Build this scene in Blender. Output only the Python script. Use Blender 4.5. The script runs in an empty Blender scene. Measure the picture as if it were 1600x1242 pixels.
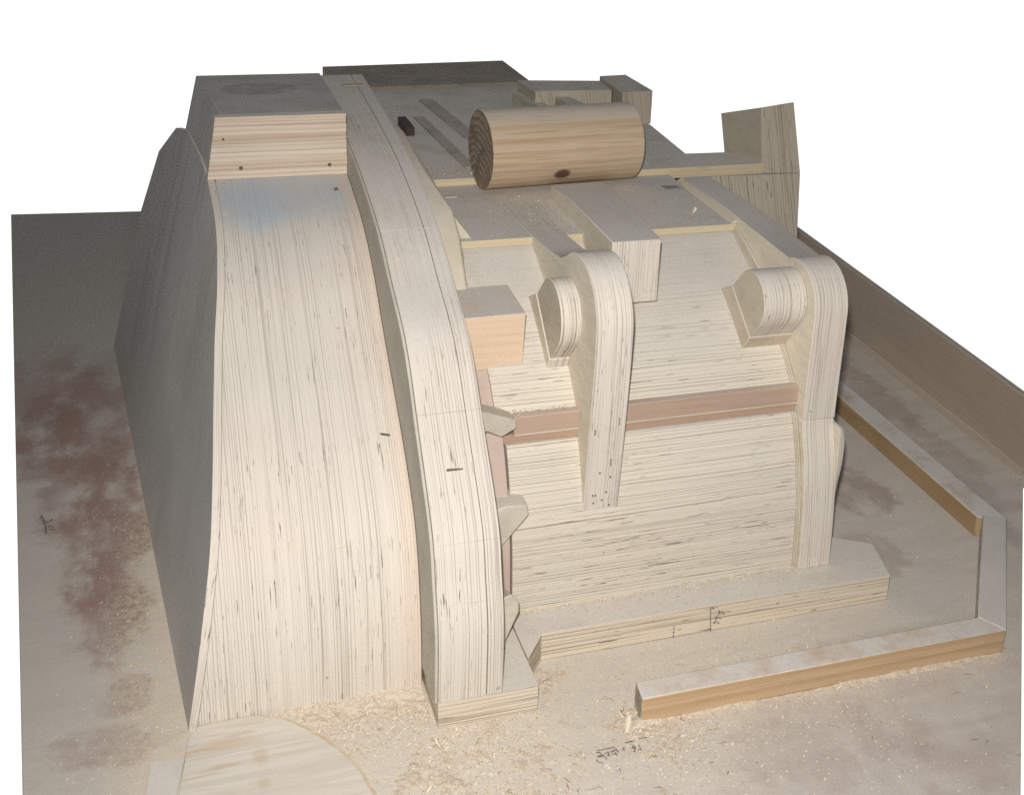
import bpy, bmesh, math, random
from mathutils import Vector, Matrix
random.seed(11)
SC = bpy.context.scene
COL = SC.collection

# ------------------------------------------------------------------ camera
cam_d = bpy.data.cameras.new("camera")
cam = bpy.data.objects.new("camera", cam_d)
COL.objects.link(cam)
RX, RY, RZ = (0.94916, -0.06883, 0.30719), (-0.31193, -0.33707, 0.8883), (0.0424, -0.93896, -0.3414)
right = Vector((RX[0], RY[0], RZ[0])); up = -Vector((RX[1], RY[1], RZ[1])); back = -Vector((RX[2], RY[2], RZ[2]))
M = Matrix((right, up, back)).transposed().to_4x4()
M.translation = Vector((0, 0, 1.5))
cam.matrix_world = M
cam_d.sensor_fit = 'HORIZONTAL'
cam_d.sensor_width = 36.0
cam_d.lens = 1937 / 1600 * 36.0
cam_d.shift_x = (800 - 895) / 1600
cam_d.shift_y = (405 - 621) / 1600
cam_d.clip_end = 100
SC.camera = cam

# ------------------------------------------------------------------ world, flash, exposure
W = bpy.data.worlds.new("World"); SC.world = W; W.use_nodes = True
bg = W.node_tree.nodes["Background"]
bg.inputs[0].default_value = (0.90, 0.94, 1.0, 1)
bg.inputs[1].default_value = 0.13
fl = bpy.data.lights.new("camera_flash", 'SPOT')
fl.energy = 272; fl.spot_size = math.radians(80); fl.spot_blend = 1.0; fl.shadow_soft_size = 0.022; fl.color = (1.0, 0.976, 0.94)
flo = bpy.data.objects.new("camera_flash", fl); COL.objects.link(flo)
flo.location = (-0.045, -0.01, 1.64)
flo.rotation_euler = (Vector((.62, 1.93, .25)) - flo.location).to_track_quat('-Z', 'Y').to_euler()
SC.view_settings.view_transform = 'Standard'
SC.view_settings.look = 'None'
SC.view_settings.exposure = 0
SC.view_settings.gamma = 1
SC.cycles.max_bounces = 5
SC.cycles.use_adaptive_sampling = True
SC.cycles.adaptive_threshold = 0.01
SC.cycles.use_denoising = False

# ------------------------------------------------------------------ materials
class NT:
    def __init__(s, name):
        s.m = bpy.data.materials.new(name); s.m.use_nodes = True
        s.t = s.m.node_tree; s.b = s.t.nodes["Principled BSDF"]
        s.b.inputs['Roughness'].default_value = 0.75
        s.b.inputs['Specular IOR Level'].default_value = 0.25
        s.tc = s.n('ShaderNodeTexCoord'); s.P = s.tc.outputs['Object']
    def n(s, t, **k):
        o = s.t.nodes.new(t)
        for a, v in k.items(): setattr(o, a, v)
        return o
    def l(s, a, b): s.t.links.new(a, b)
    def inp(s, sock, v):
        if isinstance(v, bpy.types.NodeSocket): s.l(v, sock)
        else: sock.default_value = v
    def math(s, op, a, b=0.0, clamp=False):
        o = s.n('ShaderNodeMath', operation=op); o.use_clamp = clamp
        s.inp(o.inputs[0], a); s.inp(o.inputs[1], b); return o.outputs[0]
    def vm(s, op, a, b, out=0):
        o = s.n('ShaderNodeVectorMath', operation=op)
        s.inp(o.inputs[0], a); s.inp(o.inputs[1], b); return o.outputs[out]
    def scale(s, a, f):
        o = s.n('ShaderNodeVectorMath', operation='SCALE'); s.inp(o.inputs[0], a); s.inp(o.inputs[3], f); return o.outputs[0]
    def noise(s, vec, scale, detail=2.0, rough=.5, dist=0.0):
        o = s.n('ShaderNodeTexNoise'); s.l(vec, o.inputs['Vector'])
        o.inputs['Scale'].default_value = scale; o.inputs['Detail'].default_value = detail
        o.inputs['Roughness'].default_value = rough; o.inputs['Distortion'].default_value = dist
        return o.outputs[0]
    def ramp(s, v, a, b, smooth=True):
        o = s.n('ShaderNodeMapRange'); o.interpolation_type = 'SMOOTHSTEP' if smooth else 'LINEAR'
        s.inp(o.inputs[0], v); o.inputs[1].default_value = a; o.inputs[2].default_value = b
        return o.outputs[0]
    def mix(s, f, a, b, mode='MIX'):
        o = s.n('ShaderNodeMix', data_type='RGBA', blend_type=mode)
        s.inp(o.inputs[0], f)
        s.inp(o.inputs[6], a if isinstance(a, bpy.types.NodeSocket) else (*a, 1))
        s.inp(o.inputs[7], b if isinstance(b, bpy.types.NodeSocket) else (*b, 1))
        return o.outputs[2]
    def dust(s, col, amount=.8, dcol=(.665, .62, .572)):
        g = s.n('ShaderNodeNewGeometry')
        z = s.vm('DOT_PRODUCT', g.outputs['True Normal'], (0, 0, 1), 1)
        f = s.ramp(z, .62, .97)
        n1 = s.noise(s.P, 9, 4, .6); n2 = s.noise(s.P, 160, 3, .6)
        k = s.math('MULTIPLY', f, s.math('MULTIPLY', s.ramp(n1, .2, .55), amount))
        d = s.mix(s.ramp(n2, .40, .70), dcol, tuple(c * .90 for c in dcol))
        d = s.mix(s.math('MULTIPLY', s.ramp(s.noise(s.P, 60, 3, .6), .58, .72), .6), d, (.70, .62, .49))
        return s.mix(k, col, d)
    def finish(s, col, h=None, strength=.25, dist=.0015):
        s.inp(s.b.inputs['Base Color'], col)
        if h is not None:
            b = s.n('ShaderNodeBump'); b.inputs['Strength'].default_value = strength; b.inputs['Distance'].default_value = dist
            s.inp(b.inputs['Height'], h); s.l(b.outputs[0], s.b.inputs['Normal'])
        return s.m

def ply(name, axis, base=(.66, .602, .525), dark=(.22, .16, .105), hi=1.0, lines=.75, dashes=.8, dust=.8,
        veneer=(.58, .525, .42), tint=(.64, .55, .47), grain=3.0, reg_amt=.75, nb=.8, dcol=(.665, .62, .572)):
    """solid stack of veneers along `axis`: edge grain where the stack is cut, veneer on its flat faces"""
    t = NT(name); ax = Vector(axis).normalized()
    sdist = t.vm('DOT_PRODUCT', t.P, tuple(ax), 1)
    def stretched(hiF, loF, off=0.0):
        a = t.n('ShaderNodeVectorMath', operation='SCALE'); a.inputs[0].default_value = tuple(ax)
        t.l(t.math('MULTIPLY', sdist, hiF - loF), a.inputs[3])
        b = t.scale(t.P, loF)
        o = t.vm('ADD', a.outputs[0], b)
        return t.vm('ADD', o, (off, off * 1.7, off * .6))
    g = t.n('ShaderNodeNewGeometry')
    fac = t.math('ABSOLUTE', t.vm('DOT_PRODUCT', g.outputs['True Normal'], tuple(ax), 1))
    cut = t.math('SUBTRACT', 1.0, t.ramp(fac, .80, .95))
    nA = t.noise(stretched(170 * hi, grain * .6, 3.1), 1, 2, .6)
    nB = t.noise(stretched(470 * hi, grain * 1.0, 9.7), 1, 1, .5)
    nC = t.noise(stretched(430 * hi, max(grain, 2.0) * 8.0, 5.3), 1, 2, .6)
    big = t.noise(t.P, 5, 3, .5)
    zone = t.noise(stretched(26 * hi, grain * .35, 1.3), 1, 2, .5)
    # fine regular glue lines, only strong in some of the boards
    w = t.n('ShaderNodeTexWave', wave_type='BANDS', bands_direction='X', wave_profile='SIN')
    cx = t.n('ShaderNodeCombineXYZ')
    wob = t.math('ADD', t.math('MULTIPLY', t.noise(stretched(9, .8), 1, 2), .016), t.math('MULTIPLY', t.noise(stretched(75, .5, 2.2), 1, 1), .0105))
    t.l(t.math('ADD', sdist, wob), cx.inputs[0]); t.l(cx.outputs[0], w.inputs['Vector'])
    w.inputs['Scale'].default_value = 2 * math.pi / 20 / 0.0056 * hi
    reg = t.math('MULTIPLY', t.ramp(w.outputs['Fac'], .80, .99), t.math('MULTIPLY', t.math('ADD', reg_amt - .45, t.ramp(zone, .38, .60), True), t.ramp(t.noise(stretched(110, grain * 1.2, 7.7), 1, 3, .6), .34, .62)))
    col = t.mix(t.ramp(nA, .35, .66), base, tuple(c * .955 for c in base))
    col = t.mix(t.math('MULTIPLY', t.ramp(big, .48, .72), .55), col, tint)
    lin = t.math('MULTIPLY', t.ramp(nB, .57, .66), t.math('MULTIPLY', t.ramp(zone, .30, .62), lines * nb))
    lin = t.math('MAXIMUM', lin, t.math('MULTIPLY', reg, 1.05 * lines))
    col_l = t.mix(lin, col, tuple(.55 * d + .25 * b for d, b in zip(dark, base)))
    dsh = t.math('MULTIPLY', t.math('MULTIPLY', t.ramp(nC, .65, .69), dashes), t.ramp(t.noise(t.P, 7, 2), .38, .58))
    col_l = t.mix(dsh, col_l, tuple(c * .5 for c in dark))
    # veneer faces
    vg = t.noise(t.vm('MULTIPLY', t.P, (7, 7, 22)), 2.2, 4, .6, .6)
    vcol = t.mix(t.ramp(vg, .35, .70), veneer, tuple(c * .88 for c in veneer))
    vcol = t.mix(t.math('MULTIPLY', t.ramp(t.noise(t.P, 14, 3), .60, .74), .45), vcol, (.42, .36, .24))
    col = t.mix(cut, vcol, col_l)
    col = t.mix(t.math('MULTIPLY', t.ramp(t.noise(t.P, 260, 3, .7), .58, .74), .28), col, (.36, .30, .235))
    col = t.mix(t.math('MULTIPLY', t.ramp(t.noise(t.P, 180, 3, .7), .58, .74), .30), col, (.70, .65, .57))
    col = t.mix(t.math('MULTIPLY', t.ramp(t.noise(t.P, 42, 2), .765, .79), .5), col, (.18, .125, .085))
    col = t.dust(col, dust, dcol)
    hgt = t.math('SUBTRACT', nA, t.math('ADD', t.math('MULTIPLY', lin, .7), dsh))
    return t.finish(col, t.math('MULTIPLY', hgt, cut), .3, .0012)

def pine(name, centre=(0, -.03, -.02), axis=0, freq=75, a=(.60, .455, .30), b=(.40, .245, .125), dust=.7, knots=(), soft=.55, dist=2.2, end=None, streak=.35):
    """solid sawn timber with growth rings round a pith running along axis (0 x, 1 y)"""
    t = NT(name)
    st = (.5, 9, 9) if axis == 0 else (9, .5, 9)
    p = t.vm('SUBTRACT', t.P, centre)
    keep = (0.04, 1, 1) if axis == 0 else (1, 0.04, 1)
    p2 = t.vm('MULTIPLY', p, keep)
    wv = t.n('ShaderNodeTexNoise'); t.l(t.vm('MULTIPLY', t.P, st), wv.inputs['Vector'])
    wv.inputs['Scale'].default_value = 1.4; wv.inputs['Detail'].default_value = 3
    off = t.scale(t.vm('SUBTRACT', wv.outputs['Color'], (.5, .5, .5)), .013 * dist)
    p3 = t.vm('MULTIPLY', t.vm('ADD', p2, off), (0, 1, 1) if axis == 0 else (1, 0, 1))
    r = t.vm('LENGTH', p3, (0, 0, 0), 1)
    saw = t.math('FRACT', t.math('MULTIPLY', r, freq))
    ring = t.ramp(saw, .25, .92)
    fine = t.noise(t.vm('MULTIPLY', t.P, (6, 210, 210) if axis == 0 else (210, 6, 210)), 1, 2, .6)
    pat = t.ramp(t.noise(t.P, 6, 3), .30, .70)
    col = t.mix(t.math('MULTIPLY', ring, t.math('ADD', soft * .55, t.math('MULTIPLY', pat, soft * .5))), a, b)
    col = t.mix(t.math('MULTIPLY', t.ramp(fine, .50, .70), streak), col, tuple(c * .85 for c in b))
    if end:
        g = t.n('ShaderNodeNewGeometry')
        tn = t.n('ShaderNodeVectorTransform', vector_type='NORMAL', convert_from='WORLD', convert_to='OBJECT')
        t.l(g.outputs['True Normal'], tn.inputs[0])
        f = t.math('ABSOLUTE', t.vm('DOT_PRODUCT', tn.outputs[0], (1, 0, 0) if axis == 0 else (0, 1, 0), 1))
        ecol = t.mix(t.math('MULTIPLY', ring, .75), end, tuple(c * .38 for c in end))
        ecol = t.mix(t.ramp(t.noise(t.P, 24, 3), .45, .7), ecol, tuple(c * .55 for c in end))
        col = t.mix(t.ramp(f, .85, .95), col, ecol)
    for (kc, ks) in knots:
        d = t.vm('DIVIDE', t.vm('SUBTRACT', t.vm('ADD', t.P, t.scale(t.vm('SUBTRACT', wv.outputs['Color'], (.5, .5, .5)), .006)), kc), ks)
        k = t.math('SUBTRACT', 1.0, t.ramp(t.vm('LENGTH', d, (0, 0, 0), 1), .55, 1.1))
        col = t.mix(t.math('MULTIPLY', k, .93), col, (.085, .045, .03))
    if dust: col = t.dust(col, dust)
    return t.finish(col, t.math('ADD', fine, t.math('MULTIPLY', ring, .5)), .18, .0008)

def plain(name, c, c2=None, rough=.75, sc=18, dust=.5, bump=.15):
    t = NT(name); c2 = c2 or tuple(x * .8 for x in c)
    col = t.mix(t.ramp(t.noise(t.P, sc, 4, .6), .35, .68), c, c2)
    col = t.mix(t.math('MULTIPLY', t.ramp(t.noise(t.P, 230, 2), .60, .74), .3), col, tuple(x * .6 for x in c))
    if dust: col = t.dust(col, dust)
    t.b.inputs['Roughness'].default_value = rough
    return t.finish(col, t.noise(t.P, 150, 3), bump, .001)

def blotch(t, c, r, p, soft=.45, wob=.35, sc=5.0):
    """irregular spot centred on c with radii r: noise-broken distance"""
    d = t.vm('LENGTH', t.vm('DIVIDE', t.vm('SUBTRACT', p, c), r), (0, 0, 0), 1)
    n = t.math('MULTIPLY', t.math('SUBTRACT', t.noise(p, sc, 8, .72), .5), wob * 4)
    return t.math('SUBTRACT', 1.0, t.ramp(t.math('ADD', d, n), 1 - soft, 1 + soft))

M_PLYX = ply('plywood_edge_upright', (1, 0, 0), reg_amt=1.0, dashes=1.0, grain=1.8)
M_PLYZ = ply('plywood_edge_level', (0, 0, 1), lines=.85, dashes=.9, grain=1.2, reg_amt=1.35, nb=.42, hi=1.0, base=(.655, .598, .502))
M_STEP = ply('plywood_edge_step', (0, 0, 1), hi=.62, lines=.95, base=(.66, .575, .455), grain=2.0, tint=(.62, .52, .39))
M_SHELF = ply('shelf_plywood', (0, 0, 1), hi=1.0, lines=.45, dashes=.35, base=(.60, .50, .335), tint=(.55, .45, .28), dust=.95, grain=1.5)
M_BRK = ply('bracket_plywood', (1, 0, 0), veneer=(.72, .655, .53), hi=.9, lines=.7, dashes=.55, reg_amt=.8)
M_POST = ply('post_plywood', (.98, 0, .2), hi=.7, lines=.8, base=(.50, .44, .355), veneer=(.40, .37, .29), tint=(.46, .39, .30))
M_BOSS = ply('boss_plywood', (1, 0, 0), hi=.8, lines=.9, dashes=.7, reg_amt=1.1)
M_CHEEK = ply('cheek_plywood', (-.967117, -.08436791, .23993073), hi=1.1, lines=.6, dust=.2)
# fan: upright plies with an old pale-blue paint mark near its top
def fan_mat():
    m = ply('fan_plywood', (1, 0, 0), hi=1.0, lines=.72, dashes=1.0, grain=1.3, dust=.35)
    t = NT.__new__(NT); t.m = m; t.t = m.node_tree; t.b = t.t.nodes["Principled BSDF"]
    t.tc = next(n for n in t.t.nodes if n.type == 'TEX_COORD'); t.P = t.tc.outputs['Object']
    src = t.b.inputs['Base Color'].links[0].from_socket
    k = blotch(t, (.215, 2.54, .708), (.21, .13, .055), t.vm('MULTIPLY', t.P, (1, 1, 1)), .4, .45, 16)
    col = t.mix(t.math('MULTIPLY', k, .60), src, (.47, .52, .56))
    k2 = blotch(t, (.17, 2.50, .70), (.055, .10, .05), t.P, .6, .35, 14)
    col = t.mix(t.math('MULTIPLY', k2, .42), col, (.43, .53, .61))
    k3 = t.ramp(t.vm('DOT_PRODUCT', t.P, (1, 0, 0), 1), .335, .372)
    col = t.mix(t.math('MULTIPLY', k3, .5), col, (.62, .49, .385))
    t.l(col, t.b.inputs['Base Color'])
    return m
M_FAN = fan_mat()
M_SIDE = None
def side_mat():
    t = NT('grey_side_veneer')
    g = t.noise(t.P, 4.0, 4, .55, .4)
    col = t.mix(t.ramp(g, .30, .72), (.56, .525, .48), (.48, .452, .415))
    st = t.noise(t.vm('MULTIPLY', t.vm('ADD', t.P, t.scale(t.vm('MULTIPLY', t.P, (0, 0, 1)), .0)), (2, 7, .7)), 1.9, 3, .6, .5)
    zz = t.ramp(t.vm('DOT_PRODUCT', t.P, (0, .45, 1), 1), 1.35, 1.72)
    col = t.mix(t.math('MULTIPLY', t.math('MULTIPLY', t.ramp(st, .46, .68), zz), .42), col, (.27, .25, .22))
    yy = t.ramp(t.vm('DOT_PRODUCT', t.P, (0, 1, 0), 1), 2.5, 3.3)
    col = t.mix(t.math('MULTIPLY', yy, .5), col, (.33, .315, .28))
    col = t.mix(t.math('MULTIPLY', t.ramp(t.noise(t.vm('MULTIPLY', t.P, (1, 2.2, 1)), 58, 2), .705, .74), .7), col, (.70, .68, .64))
    return t.finish(col, t.noise(t.P, 120, 3), .10, .001)
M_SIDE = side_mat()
def top_mat():
    t = NT('dusty_top_board')
    col = t.mix(t.ramp(t.noise(t.P, 7, 4, .6), .35, .7), (.50, .47, .435), (.41, .385, .35))
    k = blotch(t, (.215, 2.87, .868), (.085, .062, .05), t.P, .12, .06, 20)
    col = t.mix(t.math('MULTIPLY', k, t.math('ADD', .12, t.math('MULTIPLY', t.ramp(t.noise(t.P, 30, 3), .3, .6), .30))), col, (.20, .185, .165))
    return t.finish(col, t.noise(t.P, 150, 3), .12, .001)
M_TOP = top_mat()
M_PALE = plain('pale_dusty_timber', (.62, .575, .525), (.53, .48, .43), sc=9, dust=.5)
M_GAP = plain('grey_filler', (.52, .485, .41), (.455, .43, .36), sc=14, dust=.2)
M_LUG = plain('grey_putty_wood', (.59, .54, .455), (.51, .465, .385), sc=26, dust=.3)
M_RED = pine('reddish_timber', (0, -.3, .2), 0, 60, (.46, .34, .26), (.39, .275, .205), dust=.4, soft=.5, dist=1.2)
M_RED2 = pine('reddish_strip', (0, -.3, .2), 0, 60, (.43, .285, .205), (.36, .23, .16), dust=.2, soft=.5, dist=1.2)
M_FLANGE = plain('pinkish_flange', (.51, .405, .34), (.46, .355, .30), sc=12, dust=.2)
M_FLANGE2 = plain('beige_base_wood', (.60, .52, .42), (.54, .46, .36), sc=10, dust=.2)
M_ORANGE = pine('orange_block_wood', (0, 1.6, .3), 0, 130, (.655, .50, .365), (.60, .44, .31), dust=.95, soft=.4)
M_LOG = pine('log_wood', (0, .022, -.115), 0, 60, (.53, .415, .29), (.42, .28, .165), dust=.5, end=(.34, .26, .19),
             knots=[((.172, -.080, -.050), (.024, .03, .016))], soft=.55, dist=3.4, streak=.6)
M_CREAM = plain('cream_fillet', (.60, .535, .43), (.54, .475, .37), sc=14, dust=.2)
M_BATTEN = pine('batten_pine', (0, 1.7, -.09), 0, 48, (.54, .385, .235), (.43, .28, .15), dust=1.0, soft=.7, end=(.55, .49, .41))
M_BATTENY = pine('batten_pine_lengthwise', (.05, 0, -.05), 1, 48, (.43, .31, .18), (.33, .22, .115), dust=1.0, soft=.8)
M_WALL = pine('side_board_wood', (.4, 0, .3), 1, 22, (.44, .365, .285), (.38, .305, .23), dust=.3, soft=.4)
M_DARK = plain('dark_brown_board', (.33, .275, .215), (.23, .195, .15), sc=9, dust=.10)
M_SLAT = plain('dull_brown_slat', (.36, .305, .25), (.27, .23, .19), sc=20, dust=.35)
M_BURN = plain('brown_burn', (.20, .11, .06), (.33, .21, .13), sc=90, dust=0)
M_HOLE = plain('painted_hole_shade', (.07, .045, .04), (.05, .035, .03), dust=0)  # near-black colour standing in for the shade inside a small hole
M_IRON = plain('dark_iron', (.10, .095, .09), (.16, .12, .09), rough=.5, dust=0)
M_TAG = plain('grey_metal_tag', (.25, .25, .245), rough=.5, dust=0)
M_TAN = plain('tan_tag', (.52, .44, .33), dust=0)
M_INK = plain('dark_pencil', (.12, .11, .105), (.20, .19, .18), sc=160, dust=0, bump=0)
M_LAM = [pine('lamella_%d' % i, (0, 2.603 + .03 * (i % 3), .80 + .05 * (i - 3)), 0, 95 + 9 * i, a, b, dust=.9, soft=.75, dist=2.6)
         for i, (a, b) in enumerate([((.66, .57, .46), (.52, .38, .28)), ((.60, .49, .385), (.46, .33, .235)), ((.67, .58, .47), (.54, .41, .31)),
                                     ((.64, .55, .44), (.50, .38, .285)), ((.57, .46, .35), (.43, .31, .22)), ((.66, .56, .45), (.52, .39, .29)), ((.64, .53, .42), (.48, .34, .25))])]

def board_mat():
    t = NT('dusty_baseboard'); P = t.P
    g = t.noise(t.vm('MULTIPLY', P, (3, 14, 1)), 1.6, 5, .6, .5)
    col = t.mix(t.ramp(g, .3, .72), (.65, .59, .52), (.57, .512, .445))
    col = t.mix(t.math('MULTIPLY', t.ramp(t.noise(P, 3.2, 4, .6), .42, .66), .5), col, (.54, .50, .46))
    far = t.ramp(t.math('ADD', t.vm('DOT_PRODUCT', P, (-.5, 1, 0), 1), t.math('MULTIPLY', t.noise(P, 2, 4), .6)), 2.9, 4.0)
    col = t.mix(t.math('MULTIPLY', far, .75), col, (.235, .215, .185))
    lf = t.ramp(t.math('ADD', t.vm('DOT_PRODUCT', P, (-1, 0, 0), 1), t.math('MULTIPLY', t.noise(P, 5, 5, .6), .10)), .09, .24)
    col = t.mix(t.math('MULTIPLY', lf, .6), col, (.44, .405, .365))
    # old red-brown primer showing through where the dust was wiped off
    red = (.265, .15, .125)
    for c, r, a, sc in (((-.24, 3.02, 0), (.17, .32, .5), .55, 4.2), ((-.175, 2.45, 0), (.085, .36, .5), .72, 4.0), ((-.25, 2.62, 0), (.08, .2, .5), .5, 5.0), ((-.31, 2.98, 0), (.08, .22, .5), .55, 6.0), ((-.19, 2.3, 0), (.06, .10, .5), .5, 8.0), ((-.36, 3.2, 0), (.16, .3, .5), .45, 5.0),
                        ((-.13, 1.93, 0), (.05, .05, .5), .5, 11), ((-.15, 1.80, 0), (.09, .05, .5), .42, 9),
                        ((1.02, 1.50, 0), (.19, .10, .5), .20, 9), ((1.0, 1.36, 0), (.26, .10, .5), .15, 9), ((1.28, 1.50, 0), (.2, .2, .5), .15, 8),
                        ((1.52, 2.22, 0), (.075, .11, .5), .46, 10), ((1.42, 1.98, 0), (.06, .08, .5), .30, 12), ((1.80, 2.75, 0), (.09, .35, .5), .34, 9), ((1.80, 2.30, 0), (.08, .25, .5), .26, 10), ((.4, 1.50, 0), (.05, .03, .5), .25, 14)):
        k = blotch(t, c, r, P, .22, .6, sc)
        fine = t.ramp(t.noise(t.vm('MULTIPLY', P, (1, .5, 1)), 11, 6, .62), .30, .56)
        col = t.mix(t.math('MULTIPLY', t.math('MULTIPLY', k, fine), a), col, red)
    for c, r, a in (((1.76, 2.15, 0), (.03, .25, .5), .4), ((1.76, 2.6, 0), (.02, .3, .5), .35), ((1.2, 1.72, 0), (.3, .02, .5), .2)):
        k = blotch(t, c, r, P, .6, .5, 12)
        col = t.mix(t.math('MULTIPLY', k, a), col, (.18, .17, .16))
    # scuffs and sawdust bloom
    col = t.mix(t.math('MULTIPLY', t.ramp(t.noise(t.vm('MULTIPLY', P, (16, 5, 1)), 3, 5, .7), .60, .74), .35), col, (.62, .58, .53))
    dz = blotch(t, (.62, 1.72, 0), (.75, .20, .6), P, .8, .22, 4)
    dz = t.math('MULTIPLY', dz, t.ramp(t.noise(P, 55, 4, .7), .34, .60))
    col = t.mix(t.math('MULTIPLY', dz, .6), col, (.68, .60, .48))
    dl = blotch(t, (-.07, 2.05, 0), (.075, .5, .6), P, .7, .3, 8)
    col = t.mix(t.math('MULTIPLY', t.math('MULTIPLY', dl, t.ramp(t.noise(P, 70, 4, .7), .38, .6)), .7), col, (.62, .53, .38))
    col = t.mix(t.math('MULTIPLY', t.ramp(t.noise(P, 270, 3, .7), .52, .70), .42), col, (.40, .345, .29))
    col = t.mix(t.math('MULTIPLY', t.ramp(t.noise(P, 210, 3, .7), .60, .72), .55), col, (.72, .65, .54))
    col = t.mix(t.math('MULTIPLY', t.ramp(t.noise(P, 120, 3, .7), .66, .74), .5), col, (.36, .27, .215))
    return t.finish(col, t.noise(P, 190, 5, .75), .5, .0016)
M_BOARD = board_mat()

def sheet_mat():
    t = NT('stained_veneer_sheet'); P = t.P
    g = t.noise(t.vm('MULTIPLY', P, (2.2, 42, 1)), 1.4, 4, .6, .7)
    col = t.mix(t.ramp(g, .35, .68), (.655, .605, .535), (.585, .53, .45))
    s = t.noise(t.vm('MULTIPLY', P, (3.5, 26, 1)), 2.0, 3, .55, .4)
    left = t.math('SUBTRACT', 1.0, t.ramp(t.vm('DOT_PRODUCT', P, (1, 0, 0), 1), .02, .18))
    col = t.mix(t.math('MULTIPLY', t.ramp(s, .50, .66), t.math('ADD', .12, t.math('MULTIPLY', left, .45))), col, (.50, .345, .20))
    for c, r in (((.083, 1.70, 0), (.012, .02, .5)), ((.083, 1.64, 0), (.010, .012, .5)), ((.03, 1.745, 0), (.05, .014, .5))):
        col = t.mix(t.math('MULTIPLY', blotch(t, c, r, P, .7, .3, 40), .32), col, (.46, .31, .15))
    return t.finish(col, g, .1, .001)
M_SHEET = sheet_mat()
M_RIM = plain('ochre_rim', (.60, .51, .37), (.52, .42, .27), sc=40, dust=0)
def flake_mat(name, a, b):
    t = NT(name); oi = t.n('ShaderNodeNewGeometry')
    rnd = oi.outputs['Random Per Island']
    return t.finish(t.mix(rnd, a, b))
M_FLAKE = flake_mat('sawdust', (.82, .75, .62), (.50, .37, .25))
M_SHAVE = flake_mat('shaving_wood', (.72, .65, .53), (.66, .57, .43))
mb = NT('glowing_white_backdrop')
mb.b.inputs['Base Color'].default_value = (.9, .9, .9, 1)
mb.b.inputs['Emission Color'].default_value = (1, 1, 1, 1); mb.b.inputs['Emission Strength'].default_value = 1.0  # added sheet glows by itself so the background stays blank white
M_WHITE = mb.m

# ------------------------------------------------------------------ mesh helpers
def link(name, verts, faces, mat, parent=None, bevel=0.0015, smooth=True, seg=2):
    me = bpy.data.meshes.new(name); me.from_pydata([tuple(v) for v in verts], [], faces)
    bm = bmesh.new(); bm.from_mesh(me)
    bmesh.ops.recalc_face_normals(bm, faces=bm.faces); bm.to_mesh(me); bm.free()
    for m in (mat if isinstance(mat, (list, tuple)) else [mat]): me.materials.append(m)
    if smooth:
        for p in me.polygons: p.use_smooth = True
        me.set_sharp_from_angle(angle=math.radians(28))
    o = bpy.data.objects.new(name, me); COL.objects.link(o)
    if bevel:
        b = o.modifiers.new('edge', 'BEVEL'); b.width = bevel; b.segments = seg; b.limit_method = 'ANGLE'; b.angle_limit = math.radians(35)
        b.harden_normals = False
    if parent: o.parent = parent
    return o

def prism(name, base, top, mat, parent=None, **k):
    n = len(base)
    f = [list(range(n))[::-1], [n + i for i in range(n)]] + [[i, (i + 1) % n, n + (i + 1) % n, n + i] for i in range(n)]
    return link(name, list(base) + list(top), f, mat, parent, **k)
def ex_x(name, prof, x0, x1, mat, parent=None, **k):
    f0 = x0 if callable(x0) else (lambda y, z: x0); f1 = x1 if callable(x1) else (lambda y, z: x1)
    return prism(name, [(f0(y, z), y, z) for y, z in prof], [(f1(y, z), y, z) for y, z in prof], mat, parent, **k)
def ex_z(name, poly, z0, z1, mat, parent=None, **k):
    return prism(name, [(x, y, z0) for x, y in poly], [(x, y, z1) for x, y in poly], mat, parent, **k)
def box(name, x0, x1, y0, y1, z0, z1, mat, parent=None, **k):
    return ex_z(name, [(x0, y0), (x1, y0), (x1, y1), (x0, y1)], z0, z1, mat, parent, **k)
def spline(pts, n=6):
    out = []; P = [pts[0]] + list(pts) + [pts[-1]]
    for i in range(1, len(P) - 2):
        p0, p1, p2, p3 = (Vector(p) for p in P[i - 1:i + 3])
        for j in range(n):
            t = j / n
            out.append(tuple(.5 * ((2 * p1) + (p2 - p0) * t + (2 * p0 - 5 * p1 + 4 * p2 - p3) * t * t + (3 * p1 - p0 - 3 * p2 + p3) * t ** 3)))
    out.append(tuple(pts[-1])); return out
def thing(name, label, cat, loc=(0, 0, 0), group=None):
    o = bpy.data.objects.new(name, None); COL.objects.link(o); o.empty_display_size = .05
    o.location = loc; o['label'] = label; o['category'] = cat
    if group: o['group'] = group
    return o
def tag(o, label=None, cat=None, group=None, kind=None):
    for a, v in (('label', label), ('category', cat), ('group', group), ('kind', kind)):
        if v: o[a] = v
    return o
def cyl(name, p, d, r0, r1, L, mat, parent=None, n=14, **k):
    d = Vector(d).normalized(); a = d.orthogonal().normalized(); b = d.cross(a); p = Vector(p)
    A = [p + r0 * (math.cos(2 * math.pi * i / n) * a + math.sin(2 * math.pi * i / n) * b) for i in range(n)]
    B = [p + d * L + r1 * (math.cos(2 * math.pi * i / n) * a + math.sin(2 * math.pi * i / n) * b) for i in range(n)]
    return prism(name, A, B, mat, parent, bevel=0, **k)
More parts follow.
